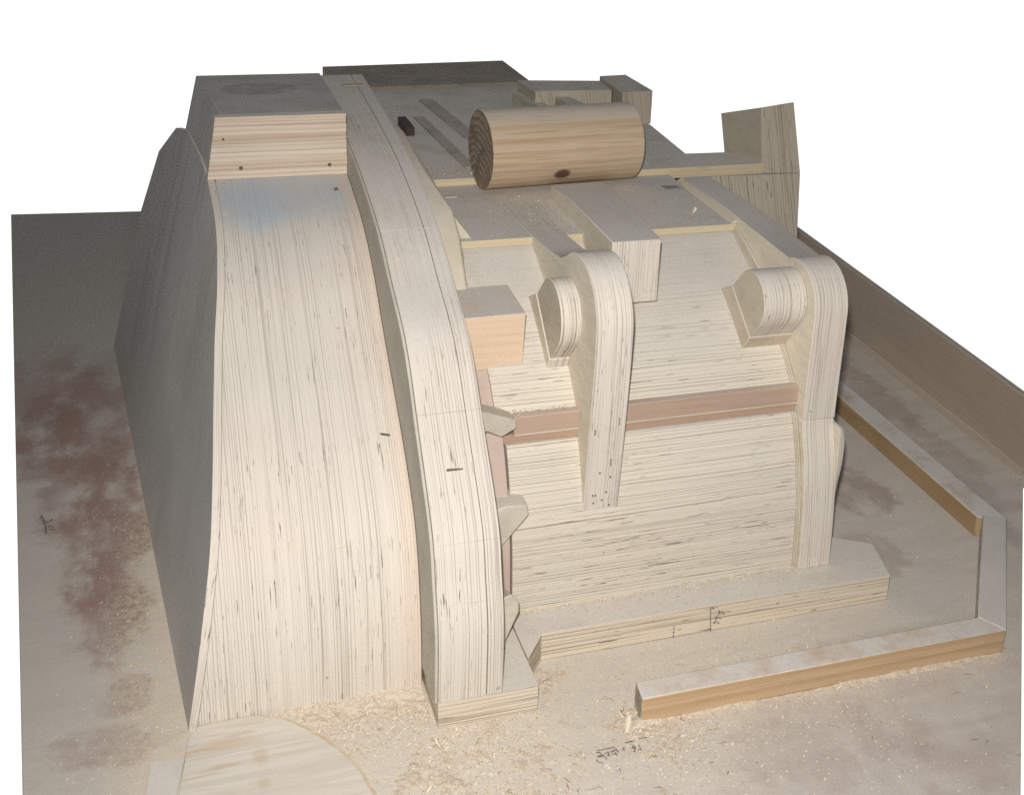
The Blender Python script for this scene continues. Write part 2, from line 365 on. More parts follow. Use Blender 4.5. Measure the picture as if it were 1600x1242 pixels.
def strokes(name, lines, nrm, w, mat, parent, off=.0008):
    V, F = [], []; nrm = Vector(nrm)
    for L in lines:
        L = [Vector(p) for p in L]
        for i in range(len(L) - 1):
            a, b = L[i], L[i + 1]; d = (b - a).normalized(); s = d.cross(nrm) * w * random.uniform(.35, .6); e = d * w * .25
            n = len(V); V += [a - e - s + nrm * off, b + e - s + nrm * off, b + e + s + nrm * off, a - e + s + nrm * off]; F.append([n, n + 1, n + 2, n + 3])
            off += .00002
    me = bpy.data.meshes.new(name); me.from_pydata([tuple(v) for v in V], [], F); me.materials.append(mat)
    o = bpy.data.objects.new(name, me); COL.objects.link(o); o.parent = parent; return o

# ------------------------------------------------------------------ setting
bd = link('backdrop', [(-5, 12, -14), (16, 12, -14), (16, 12, 3), (-5, 12, 3), (-5, 12.05, -14), (16, 12.05, -14), (16, 12.05, 3), (-5, 12.05, 3)],
          [[0, 1, 2, 3], [7, 6, 5, 4], [0, 4, 5, 1], [1, 5, 6, 2], [2, 6, 7, 3], [3, 7, 4, 0]], M_WHITE, bevel=0, smooth=False)
tag(bd, 'added glowing white backdrop behind the board', kind='structure')
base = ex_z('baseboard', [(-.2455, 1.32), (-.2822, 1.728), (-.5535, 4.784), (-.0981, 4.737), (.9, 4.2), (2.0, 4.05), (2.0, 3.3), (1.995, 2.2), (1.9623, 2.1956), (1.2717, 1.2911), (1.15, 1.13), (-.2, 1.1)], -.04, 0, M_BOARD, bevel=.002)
tag(base, 'pale dusty plywood baseboard with red-brown stains under the wooden pattern', kind='structure')
strokes('pencil_note', [[(0.6275, 1.5753, 0.0), (0.6452, 1.5758, 0.0), (0.6609, 1.5753, 0.0)], [(0.6254, 1.5715, 0.0), (0.6306, 1.5706, 0.0), (0.6337, 1.566, 0.0), (0.6352, 1.5591, 0), (0.6369, 1.5528, 0.0)], [(0.6238, 1.5623, 0), (0.6307, 1.5641, 0.0), (0.6334, 1.5607, 0), (0.6252, 1.5608, 0.0)], [(0.6203, 1.5558, 0), (0.6202, 1.5521, 0), (0.6226, 1.5477, 0.0), (0.6281, 1.5457, 0.0)], [(0.6372, 1.5645, 0.0), (0.6445, 1.5673, 0.0), (0.6445, 1.5619, 0.0), (0.6424, 1.5593, 0)], [(0.6406, 1.5587, 0.0), (0.6467, 1.5581, 0.0)], [(0.6501, 1.5652, 0.0), (0.6607, 1.5704, 0.0), (0.6615, 1.5626, 0.0)], [(0.6499, 1.5604, 0.0), (0.6546, 1.5602, 0), (0.6568, 1.5564, 0.0)], [(0.6568, 1.5639, 0.0), (0.6568, 1.5574, 0.0)], [(0.6738, 1.5712, 0), (0.6752, 1.5686, 0.0), (0.6702, 1.5656, 0.0), (0.674, 1.563, 0.0)], [(0.6895, 1.5745, 0.0), (0.6902, 1.5732, 0.0)], [(0.6889, 1.5675, 0), (0.6924, 1.5715, 0.0), (0.6938, 1.5667, 0.0), (0.6909, 1.5632, 0.0), (0.6883, 1.565, 0.0), (0.6934, 1.5657, 0.0), (0.6897, 1.5559, 0.0), (0.687, 1.5572, 0)], [(0.7015, 1.5679, 0.0), (0.7018, 1.5645, 0.0)], [(0.7006, 1.5594, 0.0), (0.7012, 1.5565, 0)], [(0.7082, 1.5832, 0.0), (0.7219, 1.5828, 0.0)], [(0.6501, 1.5264, 0.0), (0.6493, 1.5157, 0.0)], [(0.6808, 1.5791, 0.0), (0.6951, 1.5807, 0.0)]], (0, 0, 1), .0021, M_INK, base)
strokes('pencil_mark', [[(-0.3084, 2.579, 0.0), (-0.3016, 2.5499, 0.0), (-0.2974, 2.5353, 0.0), (-0.2942, 2.5028, 0.0)], [(-0.3112, 2.5711, 0.0), (-0.3093, 2.5672, 0.0)], [(-0.2996, 2.5579, 0.0), (-0.2939, 2.5462, 0.0), (-0.2863, 2.5579, 0.0), (-0.285, 2.549, 0.0)], [(-0.2922, 2.5306, 0.0), (-0.2812, 2.5269, 0.0)], [(-0.2882, 2.5187, 0.0), (-0.278, 2.5127, 0.0)]], (0, 0, 1), .003, M_INK, base)

# ------------------------------------------------------------------ the pattern
PAT = thing('casting_pattern', 'large pale laminated wood casting pattern with a tall arched rib, fan-shaped face and ribbed barrel', 'wooden pattern', (.6, 2.3, 0))
class _R:  # parts are built in world coordinates, then parented without moving
    pass
def own(o, root):
    o.parent = root; o.matrix_parent_inverse = Matrix.Translation(-Vector(root.location)); return o
PARTS = []
def P_(o, parent=None): 
    if parent is None: own(o, PAT)
    else: o.parent = parent
    PARTS.append(o); return o

# tilted left face: x as a function of (y, z)
n = Vector((-.967117, -.08436791, .23993073)); A0 = Vector((-.02, 1.80, .03))
def xl(y, z, off=0.0):
    return A0.x - (n.y * (y - A0.y) + n.z * (z - A0.z)) / n.x - off / n.x * -1
F = spline([(1.805, 0), (1.815, .15), (1.86, .296), (1.946, .389), (2.049, .466), (2.165, .546), (2.281, .633), (2.416, .696), (2.603, .735)], 6)
REAR = [(2.603, .735), (2.75, .746), (2.98, .746), (3.03, .735), (3.13, .712), (3.33, .60), (3.44, .405), (3.46, 0)]
fan_prof = F + REAR[1:]
def fan_left(y, z):
    yf = max(y - 1.805, 0)
    bow = -.0165 * math.sin(math.pi * min(1, z / .76)) if y < 2.603 else 0
    return xl(y, z) + bow + .0142
P_(ex_x('fan_body', fan_prof, fan_left, .374, M_FAN, bevel=.001))
def at_z(curve, z):
    for p, q in zip(curve, curve[1:]):
        if min(p[1], q[1]) <= z <= max(p[1], q[1]) and p[1] != q[1]:
            return p[0] + (q[0] - p[0]) * (z - p[1]) / (q[1] - p[1])
    return curve[-1][0]
FR = F + [(2.75, .748)]; RR = [(2.99, .7475), (3.045, .735), (3.144, .715), (3.345, .603), (3.458, .405), (3.478, 0)]
zl = sorted(set([p[1] for p in FR if p[1] < .7474] + [.0, .405, .603, .715, .735, .7474]))
cols = [0, .03, .08, .16, .28, .45, .7, 1]
vs, fs = [], []
for side_off in (0, .0135):
    for z in zl:
        yf, yr = at_z(FR, z), at_z(RR, z)
        for c in cols:
            y = yf + (yr - yf) * c
            bow = -.0165 * math.sin(math.pi * min(1, z / .76)) * max(0, 1 - (y - yf) / .5) ** 1.5
            vs.append((xl(y, z) + bow + side_off, y, z))
nc, nz_ = len(cols), len(zl)
for k in (0, 1):
    for j in range(nz_ - 1):
        for i in range(nc - 1):
            a = k * nc * nz_ + j * nc + i; fs.append([a, a + 1, a + nc + 1, a + nc] if k else [a, a + nc, a + nc + 1, a + 1])
o2 = nc * nz_
rim = [j * nc for j in range(nz_)] + [(nz_ - 1) * nc + i for i in range(1, nc)] + [j * nc + nc - 1 for j in range(nz_ - 2, -1, -1)] + [i for i in range(nc - 2, 0, -1)]
for i in range(len(rim)):
    a, b = rim[i], rim[(i + 1) % len(rim)]; fs.append([a, b, b + o2, a + o2])
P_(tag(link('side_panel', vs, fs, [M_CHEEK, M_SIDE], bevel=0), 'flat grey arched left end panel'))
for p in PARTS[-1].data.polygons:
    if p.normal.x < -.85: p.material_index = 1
# block on top of the fan, its front built up from seven laminations
core = P_(ex_x('top_block', [(2.63, .738), (2.63, .868), (3.03, .868), (3.03, .738)], lambda y, z: xl(y, z) + .004, .3735, M_TOP))
zs = [.735, .7545, .773, .7925, .811, .829, .8485, .8685]
for i in range(7):
    yo = 2.603 + random.uniform(-.0008, .0008)
    xa, xb = .0825 + .0225 * (zs[i] - .735) / .1335, .0825 + .0225 * (zs[i + 1] - .735) / .1335
    x1 = .3745 + random.uniform(-.0006, .0006)
    o = prism('lamination', [(xa, yo, zs[i] + .0002), (x1, yo, zs[i] + .0002), (x1, 2.6295, zs[i] + .0002), (xa - .001, 2.6295, zs[i] + .0002)],
              [(xb, yo, zs[i + 1]), (x1, yo, zs[i + 1]), (x1, 2.6295, zs[i + 1]), (xb - .001, 2.6295, zs[i + 1])], M_LAM[i], bevel=.0007)
    o.parent = core
for (x, z, r) in ((.152, .758, .0045), (.337, .757, .004), (.119, .822, .0025)):
    o = cyl('screw_head', (x, 2.6035, z), (0, -1, 0), r, r * .9, .0022, M_IRON); o.parent = core

# the arched rib: five segments, each of a wide course and a thin cheek
RING = spline([(1.699, .053), (1.699, .183), (1.722, .275), (1.753, .361), (1.859, .485), (1.97, .604), (2.109, .671), (2.254, .735), (2.482, .786), (2.753, .815), (3.14, .839)], 8)
def inner(p):
    c = Vector((2.75, .02)); d = c - Vector(p); L = d.length
    return tuple(Vector(p) + d * (.17 / L))
cuts = [.053, .238, .338, .511, .727, .9]
def seg(k, lo, hi, name, x0, x1, push, mat, parent=None):
    pts = [p for p in RING if cuts[k] - 1e-6 <= p[1] < cuts[k + 1]]
    nxt = [p for p in RING if p[1] >= cuts[k + 1]]
    def at(z):
        for a, b in zip(RING, RING[1:]):
            if a[1] <= z <= b[1] and b[1] > a[1]:
                t = (z - a[1]) / (b[1] - a[1]); return (a[0] + (b[0] - a[0]) * t, z)
    if k > 0: pts = [at(cuts[k])] + pts
    if nxt: pts = pts + [at(cuts[k + 1])]
    pts = [(p[0] - push, p[1] + push * .3) for p in pts]
    inn = [inner(p) for p in pts]
    return ex_x(name, pts + inn[::-1], x0, x1, mat, bevel=.0009)
rib = thing('arched_rib', '', ''); del rib['label'], rib['category']; own(rib, PAT); rib.location = (.44, 1.7, .053)
def ribpart(o): o.parent = rib; o.matrix_parent_inverse = Matrix.Translation(-Vector((.44, 1.7, .053))) ; return o
for k in range(5):
    ribpart(seg(k, 0, 0, 'rib_segment', .381, .4655, random.uniform(-.0006, .0006), M_PLYX))
    ribpart(seg(k, 0, 0, 'rib_cheek', .4665, .494, .0012, M_PLYX))
ribpart(tag(ex_x('rib_side_panel', [(p[0] + .004, p[1] - .002) for p in RING] + [inner(inner(p)) for p in RING[::-1]], .3752, .3803, M_GAP, bevel=.0005), 'greyish green filled left side of the rib'))
ribpart(box('paper_tag', .430, .478, 3.022, 3.045, .8345, .8365, M_TAN, bevel=0))
nl = cyl('bent_nail', (.418, 1.8125, .438), (1, -.03, -.02), .0022, .0012, .028, M_IRON); ribpart(nl)
# plinth under the rib, joined to the step board by a notched corner
P_(box('rib_plinth', .3805, .5603, 1.6995, 2.25, 0, .0525, M_STEP, bevel=.0012))
stp = P_(ex_z('step_board', [(.5608, 1.768), (.604, 1.8275), (1.347, 1.827), (1.374, 1.936), (1.357, 1.95), (1.309, 1.979), (1.26, 2.02), (1.24, 2.4), (.5608, 2.4)], 0, .0595, M_STEP, bevel=.0012))
strokes('pencil_dimension', [[(0.947, 1.827, 0.0515), (0.9511, 1.827, 0.0001)], [(0.9466, 1.827, 0.0512), (0.9493, 1.827, 0.0557), (0.9536, 1.827, 0.0503)], [(0.9467, 1.827, 0.0064), (0.9513, 1.827, 0.0022)], [(0.9556, 1.827, 0.019), (0.9595, 1.827, 0.0187), (0.9582, 1.827, 0.0164), (0.9556, 1.827, 0.019)], [(0.9595, 1.827, 0.0191), (0.9641, 1.827, 0.0187), (0.968, 1.827, 0.0146)], [(0.9586, 1.827, 0.0206), (0.9611, 1.827, 0.0268)], [(0.9589, 1.827, 0.0297), (0.9622, 1.827, 0.0316), (0.9634, 1.827, 0.0272), (0.9599, 1.827, 0.027), (0.9589, 1.827, 0.0297)], [(0.9627, 1.827, 0.0307), (0.9713, 1.827, 0.0249)], [(0.9652, 1.827, 0.0453), (0.9658, 1.827, 0.0385), (0.9687, 1.827, 0.0371)], [(0.9675, 1.827, 0.0415), (0.9713, 1.827, 0.0416), (0.9766, 1.827, 0.0352)], [(0.9638, 1.827, 0.0355), (0.9647, 1.827, 0.0345)]], (0, -1, 0), .0021, M_INK, stp)
strokes('dash_mark', [[(0.8719, 1.827, 0.025), (0.8724, 1.827, 0.0178)], [(0.8721, 1.827, 0.0142), (0.8725, 1.827, 0.0094)], [(0.8722, 1.827, 0.0059), (0.8726, 1.827, 0.001)]], (0, -1, 0), .0021, M_INK, stp)

# barrel
LOW = spline([(1.903, .0597), (1.906, .12), (1.914, .20), (1.930, .27), (1.950, .33), (1.972, .3795)], 5)
UPP = spline([(1.983, .4245), (2.012, .46), (2.05, .497), (2.16, .575), (2.309, .652)], 6)
P_(ex_x('lower_barrel', LOW + [(2.40, .3795), (2.40, .0597)], .568, 1.1615, M_PLYZ, bevel=.001))
P_(ex_x('upper_barrel', UPP + [(2.48, .652), (2.48, .425)], .551, 1.1615, M_PLYZ, bevel=.001))
for i in range(3):
    x = 1.1622 + i * .0030
    P_(ex_x('barrel_end_ply', [(p[0] - .0012 * i, p[1]) for p in LOW] + [(2.3, .3795), (2.3, .0597)], x, x + .0023, M_CREAM, bevel=.0004))
    P_(ex_x('barrel_end_ply', [(p[0] - .0012 * i, p[1]) for p in UPP] + [(2.4, .652), (2.4, .425)], x, x + .0023, M_CREAM, bevel=.0004))
P_(box('cross_rib', .582, 1.173, 1.9735, 2.3, .3975, .4365, M_RED, bevel=.0015))
P_(box('rib_bead', .584, 1.172, 1.9722, 1.99, .3975, .4002, M_CREAM, bevel=.0006))
P_(tag(box('rib_backing_strip', .562, 1.170, 1.979, 2.3, .3800, .3970, M_RED2, bevel=.001), 'thin reddish strip under the cross rib'))
# pinkish disc between rib and barrel, with three filled lugs
P_(ex_x('inner_flange', [(p[0] - .012, p[1]) for p in LOW] + [(1.99, .425), (2.06, .497), (2.18, .585), (2.30, .648), (2.42, .69), (2.42, .0597)], .4945, .5605, M_FLANGE, bevel=.001))
def lug(front, depth, dz=.002):
    a = [(x, y, z) for x, y, z in front]
    b = [(x, y + depth, max(.0605, z + dz)) for x, y, z in front]
    return P_(prism('lug', a, b, M_LUG, bevel=.003, seg=3))
lug([(.4945, 1.925, .482), (.518, 1.940, .472), (.580, 1.955, .4425), (.5815, 1.955, .4235), (.553, 1.952, .410), (.525, 1.945, .428), (.4945, 1.93, .438)], .05, -.006)
lug([(.4945, 1.885, .290), (.548, 1.893, .300), (.591, 1.90, .293), (.594, 1.90, .271), (.536, 1.893, .209), (.4945, 1.886, .165)], .07)
lug([(.4945, 1.80, .166), (.520, 1.80, .172), (.536, 1.802, .176), (.551, 1.803, .158), (.552, 1.803, .136), (.522, 1.80, .066), (.4945, 1.80, .0605)], .11, -.045)
P_(ex_x('cream_fillet', [(2.20, .60), (2.27, .692), (2.33, .728), (2.5, .772), (2.72, .796), (2.8, .79), (2.8, .667), (2.33, .64)], .4945, lambda y, z: .526 + (.022 if y < 2.45 else -.004), M_CREAM, bevel=.006))
P_(prism('corner_fillet', [(.542, 2.325, .6675), (.584, 2.325, .6675), (.566, 2.46, .6675), (.542, 2.46, .6675)], [(.542, 2.325, .72), (.545, 2.325, .72), (.545, 2.46, .72), (.542, 2.46, .72)], M_CREAM, bevel=.0015))

# decks behind the barrel
P_(ex_z('shelf_board', [(.551, 2.3085), (1.1705, 2.3085), (1.1705, 2.6965), (.551, 2.6965)], .6522, .667, M_SHELF, bevel=.001))
P_(tag(ex_z('deck_board', [(.62, 2.697), (1.43, 2.697), (1.385, 2.815), (1.2675, 2.82), (1.29, 3.12), (1.27, 3.42), (1.107, 3.676), (.55, 3.66), (.55, 2.697)], .656, .6825, M_SHELF, bevel=.001), 'grey dusty deck board behind the shelf'))
P_(box('deck_support', .56, 1.16, 2.74, 3.6, .0597, .6555, M_TOP))
for x0, y0, x1, y1, w in ((.672, 3.29, .693, 2.775, .014), (.735, 3.5, .764, 3.05, .02), (.764, 3.05, .80, 2.74, .014)):
    P_(ex_z('deck_slat', [(x0 - w, y0), (x0 + w, y0), (x1 + w, y1), (x1 - w, y1)], .6828, .6865, M_SLAT, bevel=.001))
P_(tag(ex_z('back_board', [(.50, 3.655), (1.107, 3.68), (1.108, 4.02), (.50, 3.98)], .62, .69, M_DARK), 'dark brown board at the very back'))
P_(box('dark_hole_block', .60, .622, 3.10, 3.22, .6828, .706, M_HOLE))  # block painted dark where the deck has a small shaded hole
# flanged block at the right rear corner of the deck
cb = P_(tag(ex_z('corner_block', [(1.20, 3.115), (1.294, 3.13), (1.294, 3.345), (1.21, 3.335)], .683, .777, M_POST), 'notched block at the rear right of the deck'))
o = ex_z('recessed_back', [(.98, 3.21), (1.20, 3.20), (1.209, 3.325), (.97, 3.36)], .683, .7655, M_POST); o.parent = cb
P_(ex_z('guide_bar', [(1.08, 3.0), (1.115, 3.0), (1.06, 3.285), (1.02, 3.285)], .683, .7495, M_POST))
P_(ex_z('guide_bar', [(1.005, 3.05), (1.02, 3.05), (.985, 3.34), (.95, 3.34)], .683, .735, M_POST))
for x0, x1, y0, y1, z, m in ((1.118, 1.152, 2.574, 2.596, .6672, M_TAG), (.592, .618, 2.606, 2.613, .6672, M_TAN)):
    P_(ex_z('metal_tag', [(x0, y0), (x1, y0 - .002), (x1 - .004, y1), (x0 - .006, y1 + .002)], z, z + .003, m, bevel=0))

# bullnose arm in front of the barrel
def arc(cx, cz, r, a0, a1, n=12):
    return [(cx + r * math.cos(math.radians(a0 + (a1 - a0) * i / n)), cz + r * math.sin(math.radians(a0 + (a1 - a0) * i / n))) for i in range(n + 1)]
arm_prof = [(1.926, .224), (1.912, .40), (1.9, .56)] + arc(2.012, .62, .113, 176, 52, 14) + [(2.12, .690), (2.20, .678), (2.36, .6685), (2.545, .6672), (2.545, .66), (2.30, .64), (2.17, .57), (2.05, .485), (1.985, .405), (1.94, .29)]
arm = P_(ex_x('bullnose_arm', arm_prof, .708, .779, M_BRK, bevel=.0015))
def ucap(yc, zc, r, ang, L):
    """U-shaped pad: round nose at (yc, zc), straight sides running back along ang"""
    d = Vector((math.cos(math.radians(ang)), math.sin(math.radians(ang))))
    pts = arc(yc, zc, r, ang + 90, ang + 270, 18)
    e0 = Vector(pts[-1]) + d * L; e1 = Vector(pts[0]) + d * L
    return [tuple(p) for p in pts] + [tuple(e0), tuple(e1)]
pad = ucap(2.047, .606, .068, -46, .06)
o = ex_x('boss', pad, .668, .7078, M_BOSS, bevel=.001); o.parent = arm
def pad_plate(name, x0, x1, pts, par, mat):
    o = ex_x(name, pts, x0, x1, mat, bevel=.002); o.parent = par; return o
pad_plate('boss_base', .6655, .7075, [(2.0345, .518), (2.1345, .6145), (2.20, .58), (2.23, .54), (2.06, .47)], arm, M_BRK)
o = ex_x('boss', ucap(2.035, .60, .072, -46, .10), .7795, .788, M_BOSS, bevel=.001); o.parent = arm
for (x, z) in ((.728, .263), (.745, .268), (.752, .285), (.731, .280), (.760, .255), (.736, .330), (.758, .318)):
    o = cyl('nail_hole', (x, 1.9262 - (z - .224) * .0796 - .0002, z), (0, -1, 0), .0022, .0018, .0006, M_IRON, n=8); o.parent = arm
burn = []
for i in range(16):
    x = random.uniform(.722, .764); z0 = random.uniform(.2265, .232); z1 = z0 + random.uniform(.003, .012)
    burn.append([(x, 1.9262 - (z0 - .224) * .0796, z0), (x + random.uniform(-.001, .001), 1.9262 - (z1 - .224) * .0796, z1)])
for i in range(4):
    x = random.uniform(.718, .77); z0 = random.uniform(.27, .50); z1 = z0 + random.uniform(.005, .016); yy = lambda z: 1.9262 - (z - .224) * .0796 if z < .40 else 1.912 - (z - .40) * .075
    burn.append([(x, yy(z0), z0), (x, yy(z1), z1)])
bo = strokes('burn_mark', burn, (0, -1, 0), .0024, M_BURN, arm); bo['kind'] = 'stuff'
blk = P_(ex_x('stop_block', [(2.12, .583), (2.12, .7135), (2.40, .7125), (2.555, .70), (2.555, .64), (2.31, .62), (2.19, .585)], lambda y, z: .813 + .026 * (y - 2.12), lambda y, z: .915 + .075 * (y - 2.12), M_BRK, bevel=.0015))
sm = P_(tag(prism('small_block', [(.500, 2.059, .4985), (.6205, 2.059, .4985), (.6255, 2.215, .50), (.500, 2.215, .50)], [(.500, 2.06, .606), (.6245, 2.06, .607), (.6295, 2.212, .6065), (.500, 2.212, .606)], M_ORANGE, bevel=.0015), 'orange toned block with a dusty top'))

# right end flange with its own boss
up_prof = [(1.9440, .3721), (1.9445, .45), (1.944, .56)] + arc(2.03, .598, .086, 178, 62, 12) + [(2.35, .683), (2.62, .682), (2.66, .66), (2.66, .40)]
flg = P_(ex_x('end_flange', up_prof, .0 + 1.1722, 1.2445, M_BRK, bevel=.0015))
lowp = spline([(1.893, .0597), (1.896, .14), (1.907, .24), (1.925, .31), (1.937, .345), (1.9438, .3717)], 5)
ft = ex_x('flange_foot', lowp + [(2.5, .371), (2.5, .0597)], 1.1725, 1.2425, M_BRK, bevel=.0015); ft.parent = flg
side = spline([(1.25, .36), (1.256, .33), (1.255, .28), (1.248, .23), (1.2448, .17), (1.244, .06)], 4)
ft2 = prism('foot_cheek', [(1.2428, 1.905 + .05 * max(0, z - .2), z) for x, z in side] + [(1.2428, 2.3, .06), (1.2428, 2.3, .36)],
            [(x, 1.909 + .05 * max(0, z - .2), z) for x, z in side] + [(1.245, 2.3, .06), (1.25, 2.3, .36)], M_BRK, bevel=.001); ft2.parent = flg
o = ex_x('boss', ucap(2.037, .604, .060, -48, .07), 1.079, 1.1715, M_BOSS, bevel=.0015); o.parent = flg
pad_plate('boss_base', 1.0765, 1.172, [(2.0205, .529), (2.119, .604), (2.20, .56), (2.16, .50), (2.06, .48)], flg, M_FLANGE2)
for k in range(1):
    P_(ex_x('flange_fillet', [(2.06, .497), (2.17, .578), (2.31, .652), (2.31, .664), (2.15, .60), (2.05, .515)], 1.166, 1.1718, M_CREAM, bevel=.001))
P_(prism('shelf_fillet', [(1.158, 2.309, .6675), (1.1718, 2.309, .6675), (1.1718, 2.60, .6675), (1.16, 2.60, .6675)], [(1.170, 2.309, .677), (1.1718, 2.309, .677), (1.1718, 2.60, .677), (1.17, 2.60, .684)], M_CREAM, bevel=.001))

seams = [[(0.177, 1.8556, 0.2847), (0.2073, 1.8556, 0.2849)], [(0.2347, 1.8561, 0.2865), (0.2588, 1.8561, 0.2864)], [(0.3076, 1.8451, 0.2503), (0.3266, 1.8449, 0.2499)]]
for q in seams: P_(strokes('saw_seam', [q], (0, -.9, .4), .0012, M_RIM, None))
# nails driven into the fan
for p, d, L in (((.331, 1.997, .423), (.75, -.64, .12), .026), ((.338, 2.54, .716), (.2, -.75, .62), .011)):
    b = cyl('nail', p, d, .0020, .0020, L, M_IRON, n=10); P_(b)
    h = cyl('nail_head', Vector(p) + Vector(d).normalized() * (0 if L > .02 else L), d, .0048, .0045, .0016, M_IRON, n=12); h.parent = b

# ------------------------------------------------------------------ things round the pattern
lg = cyl('short_log', (0, 0, 0), (1, 0, 0), .0913, .0905, .372, M_LOG, n=72)
lg.location = (.684, 2.655, .762); lg.rotation_euler = (0, 0, .075)
bv = lg.modifiers.new('edge', 'BEVEL'); bv.width = .002; bv.segments = 2; bv.limit_method = 'ANGLE'; bv.angle_limit = math.radians(35)
tag(lg, 'short round turned log with a dark knot lying on the shelf of the pattern', 'log')

def whole(o, label, cat): return tag(o, label, cat)
whole(ex_z('front_batten', [(.724, 1.618), (1.4745, 1.617), (1.444, 1.668), (.729, 1.665)], 0, .0525, M_BATTEN, bevel=.0028).__class__ and bpy.data.objects['front_batten'], 'long pine batten lying in front of the pattern, bright ochre front and dusty top', 'batten'); bpy.data.objects['front_batten']['group'] = 'battens framing the baseboard'
bpy.data.objects['front_batten'].name = 'batten'
b2 = ex_z('batten', [(1.4755, 1.618), (1.7335, 1.965), (1.687, 1.9895), (1.4465, 1.669)], 0, .0515, M_PALE, bevel=.0028)
whole(b2, 'short dusty grey batten set diagonally at the right corner, dark inner edge', 'batten'); b2['group'] = 'battens framing the baseboard'
b3 = ex_z('batten', [(1.672, 1.988), (1.7345, 1.967), (1.73, 3.3), (1.673, 3.3)], 0, .0495, M_BATTENY, bevel=.0028)
whole(b3, 'long ochre batten running back beside the right board, seen on its inner side', 'batten'); b3['group'] = 'battens framing the baseboard'
wl = thing('side_board', 'tall brown board standing along the right edge of the baseboard', 'board', (1.98, 2.7, 0))
w1 = prism('board_panel', [(1.964, 2.195, 0), (1.984, 2.195, 0), (2.006, 3.62, 0), (1.987, 3.62, 0)], [(1.964, 2.2, .19), (1.984, 2.2, .19), (1.997, 3.62, .222), (1.977, 3.62, .222)], M_WALL, bevel=.002); own(w1, wl)
w2 = prism('foot_bead', [(1.947, 2.197, 0), (1.9635, 2.197, 0), (1.9865, 3.6, 0), (1.970, 3.6, 0)], [(1.960, 2.197, .013), (1.9637, 2.197, .015), (1.9866, 3.6, .015), (1.983, 3.6, .013)], M_WALL, bevel=.001); own(w2, wl)
po = thing('upright_post', 'leaning laminated wood post standing behind the right end of the pattern', 'post', (1.5, 2.75, 0))
p1 = prism('post_upper', [(1.427, 2.7, .6562), (1.536, 2.7, .6517), (1.54, 2.8, .6517), (1.385, 2.83, .6562)], [(1.408, 2.7, .826), (1.4965, 2.7, .837), (1.50, 2.8, .795), (1.362, 2.83, .782)], M_POST, bevel=.001); own(p1, po)
p2 = prism('post_lower', [(1.24, 2.7, 0), (1.58, 2.7, 0), (1.58, 2.80, 0), (1.24, 2.82, 0)], [(1.24, 2.7, .6555), (1.536, 2.7, .651), (1.54, 2.8, .651), (1.24, 2.82, .6555)], M_POST, bevel=.001); own(p2, po)
sh_pts = [(-.030, 1.775), (-.0466, 1.649), (-.06, 1.50), (.235, 1.50), (.247, 1.566)] + spline([(.247, 1.566), (.229, 1.64), (.2, 1.694), (.164, 1.744), (.148, 1.762), (.125, 1.784), (.081, 1.803), (.03, 1.803), (-.012, 1.80)], 5)[1:]
sh_pts = [(x + random.uniform(-.0012, .0012), y + random.uniform(-.0012, .0012)) for x, y in sh_pts]
st = ex_z('veneer_sheet', sh_pts, .0005, .0105, M_SHEET, bevel=.001)
rim_pts = sh_pts[4:]
rimo = [(x + (.0045 + random.uniform(-.002, .002)) * (1 if y < 1.79 else .3), y + .003 + random.uniform(-.001, .001)) for x, y in rim_pts]
rm = ex_z('sheet_rim', rim_pts + rimo[::-1], .0004, .0085, M_RIM, bevel=0); rm.parent = st
tag(st, 'thin stained wood sheet with a rounded edge lying at the foot of the fan', 'wood sheet')
pc = ex_z('scrap_square', [(-.090, 1.745), (-.035, 1.742), (-.052, 1.652), (-.098, 1.655)], .0004, .0030, M_PALE, bevel=.0005)
tag(pc, 'small flat grey scrap lying beside the stained wood sheet', 'scrap')

# ------------------------------------------------------------------ sawdust
V, Fc = [], []
def flake(x, y, z, s):
    s *= .88
    th = random.uniform(0, 2 * math.pi); tilt = random.uniform(-.7, .7); L = s * random.uniform(.6, 1.6); w = s * random.uniform(.18, .5)
    c, sn = math.cos(th), math.sin(th); k = len(V); h = abs(math.sin(tilt)) * L * .5
    for (a, b, cz) in ((-L, -w, 0), (0, -w * 1.1, .35), (L, -w * .7, 0), (L, w * .7, .1), (0, w, .5), (-L, w, .1)):
        a *= .5
        V.append((x + a * c - b * .5 * sn, y + a * sn + b * .5 * c, z + .0006 + cz * L * .3 + (a / L + .5) * h))
    Fc.extend([[k, k + 1, k + 4, k + 5], [k + 1, k + 2, k + 3, k + 4]])
def scatter(nn, x0, x1, y0, y1, z, s, dens=None):
    i = 0
    while i < nn:
        x, y = random.uniform(x0, x1), random.uniform(y0, y1)
        if dens and random.random() > dens(x, y): 
            i += .25; continue
        flake(x, y, z, s * random.choice((.5, .7, .7, 1, 1, 1.4))); i += 1
def in_sheet(x, y): return -.06 < x < .26 and 1.5 < y < 1.80 and (x < .15 or y < 1.76 - (x - .15) * 1.7)
def dfront(x, y):
    if in_sheet(x, y): return 0
    d = math.exp(-((y - 1.78) / .07) ** 2) if x < .38 else math.exp(-((y - 1.64) / .14) ** 2)
    return min(1, .08 + d + .5 * math.exp(-((x - .72) ** 2 + (y - 1.6) ** 2) / .003))
scatter(5200, .10, .37, 1.60, 1.81, 0, .0042, dfront)
scatter(5200, .37, 1.2, 1.42, 1.83, 0, .0036, dfront)
scatter(1500, 1.0, 1.8, 1.3, 2.3, 0, .0040)
scatter(1400, -.1, 1.2, 1.25, 1.6, 0, .0042, lambda x, y: 0 if in_sheet(x, y) else .6)
scatter(2600, -.26, .0, 1.5, 2.6, 0, .0030, lambda x, y: math.exp(-((x + .10 + .03 * (y - 1.8)) / .07) ** 2) * .9 + .08 if x < -.03 - .09 * (y - 1.8) else 0)
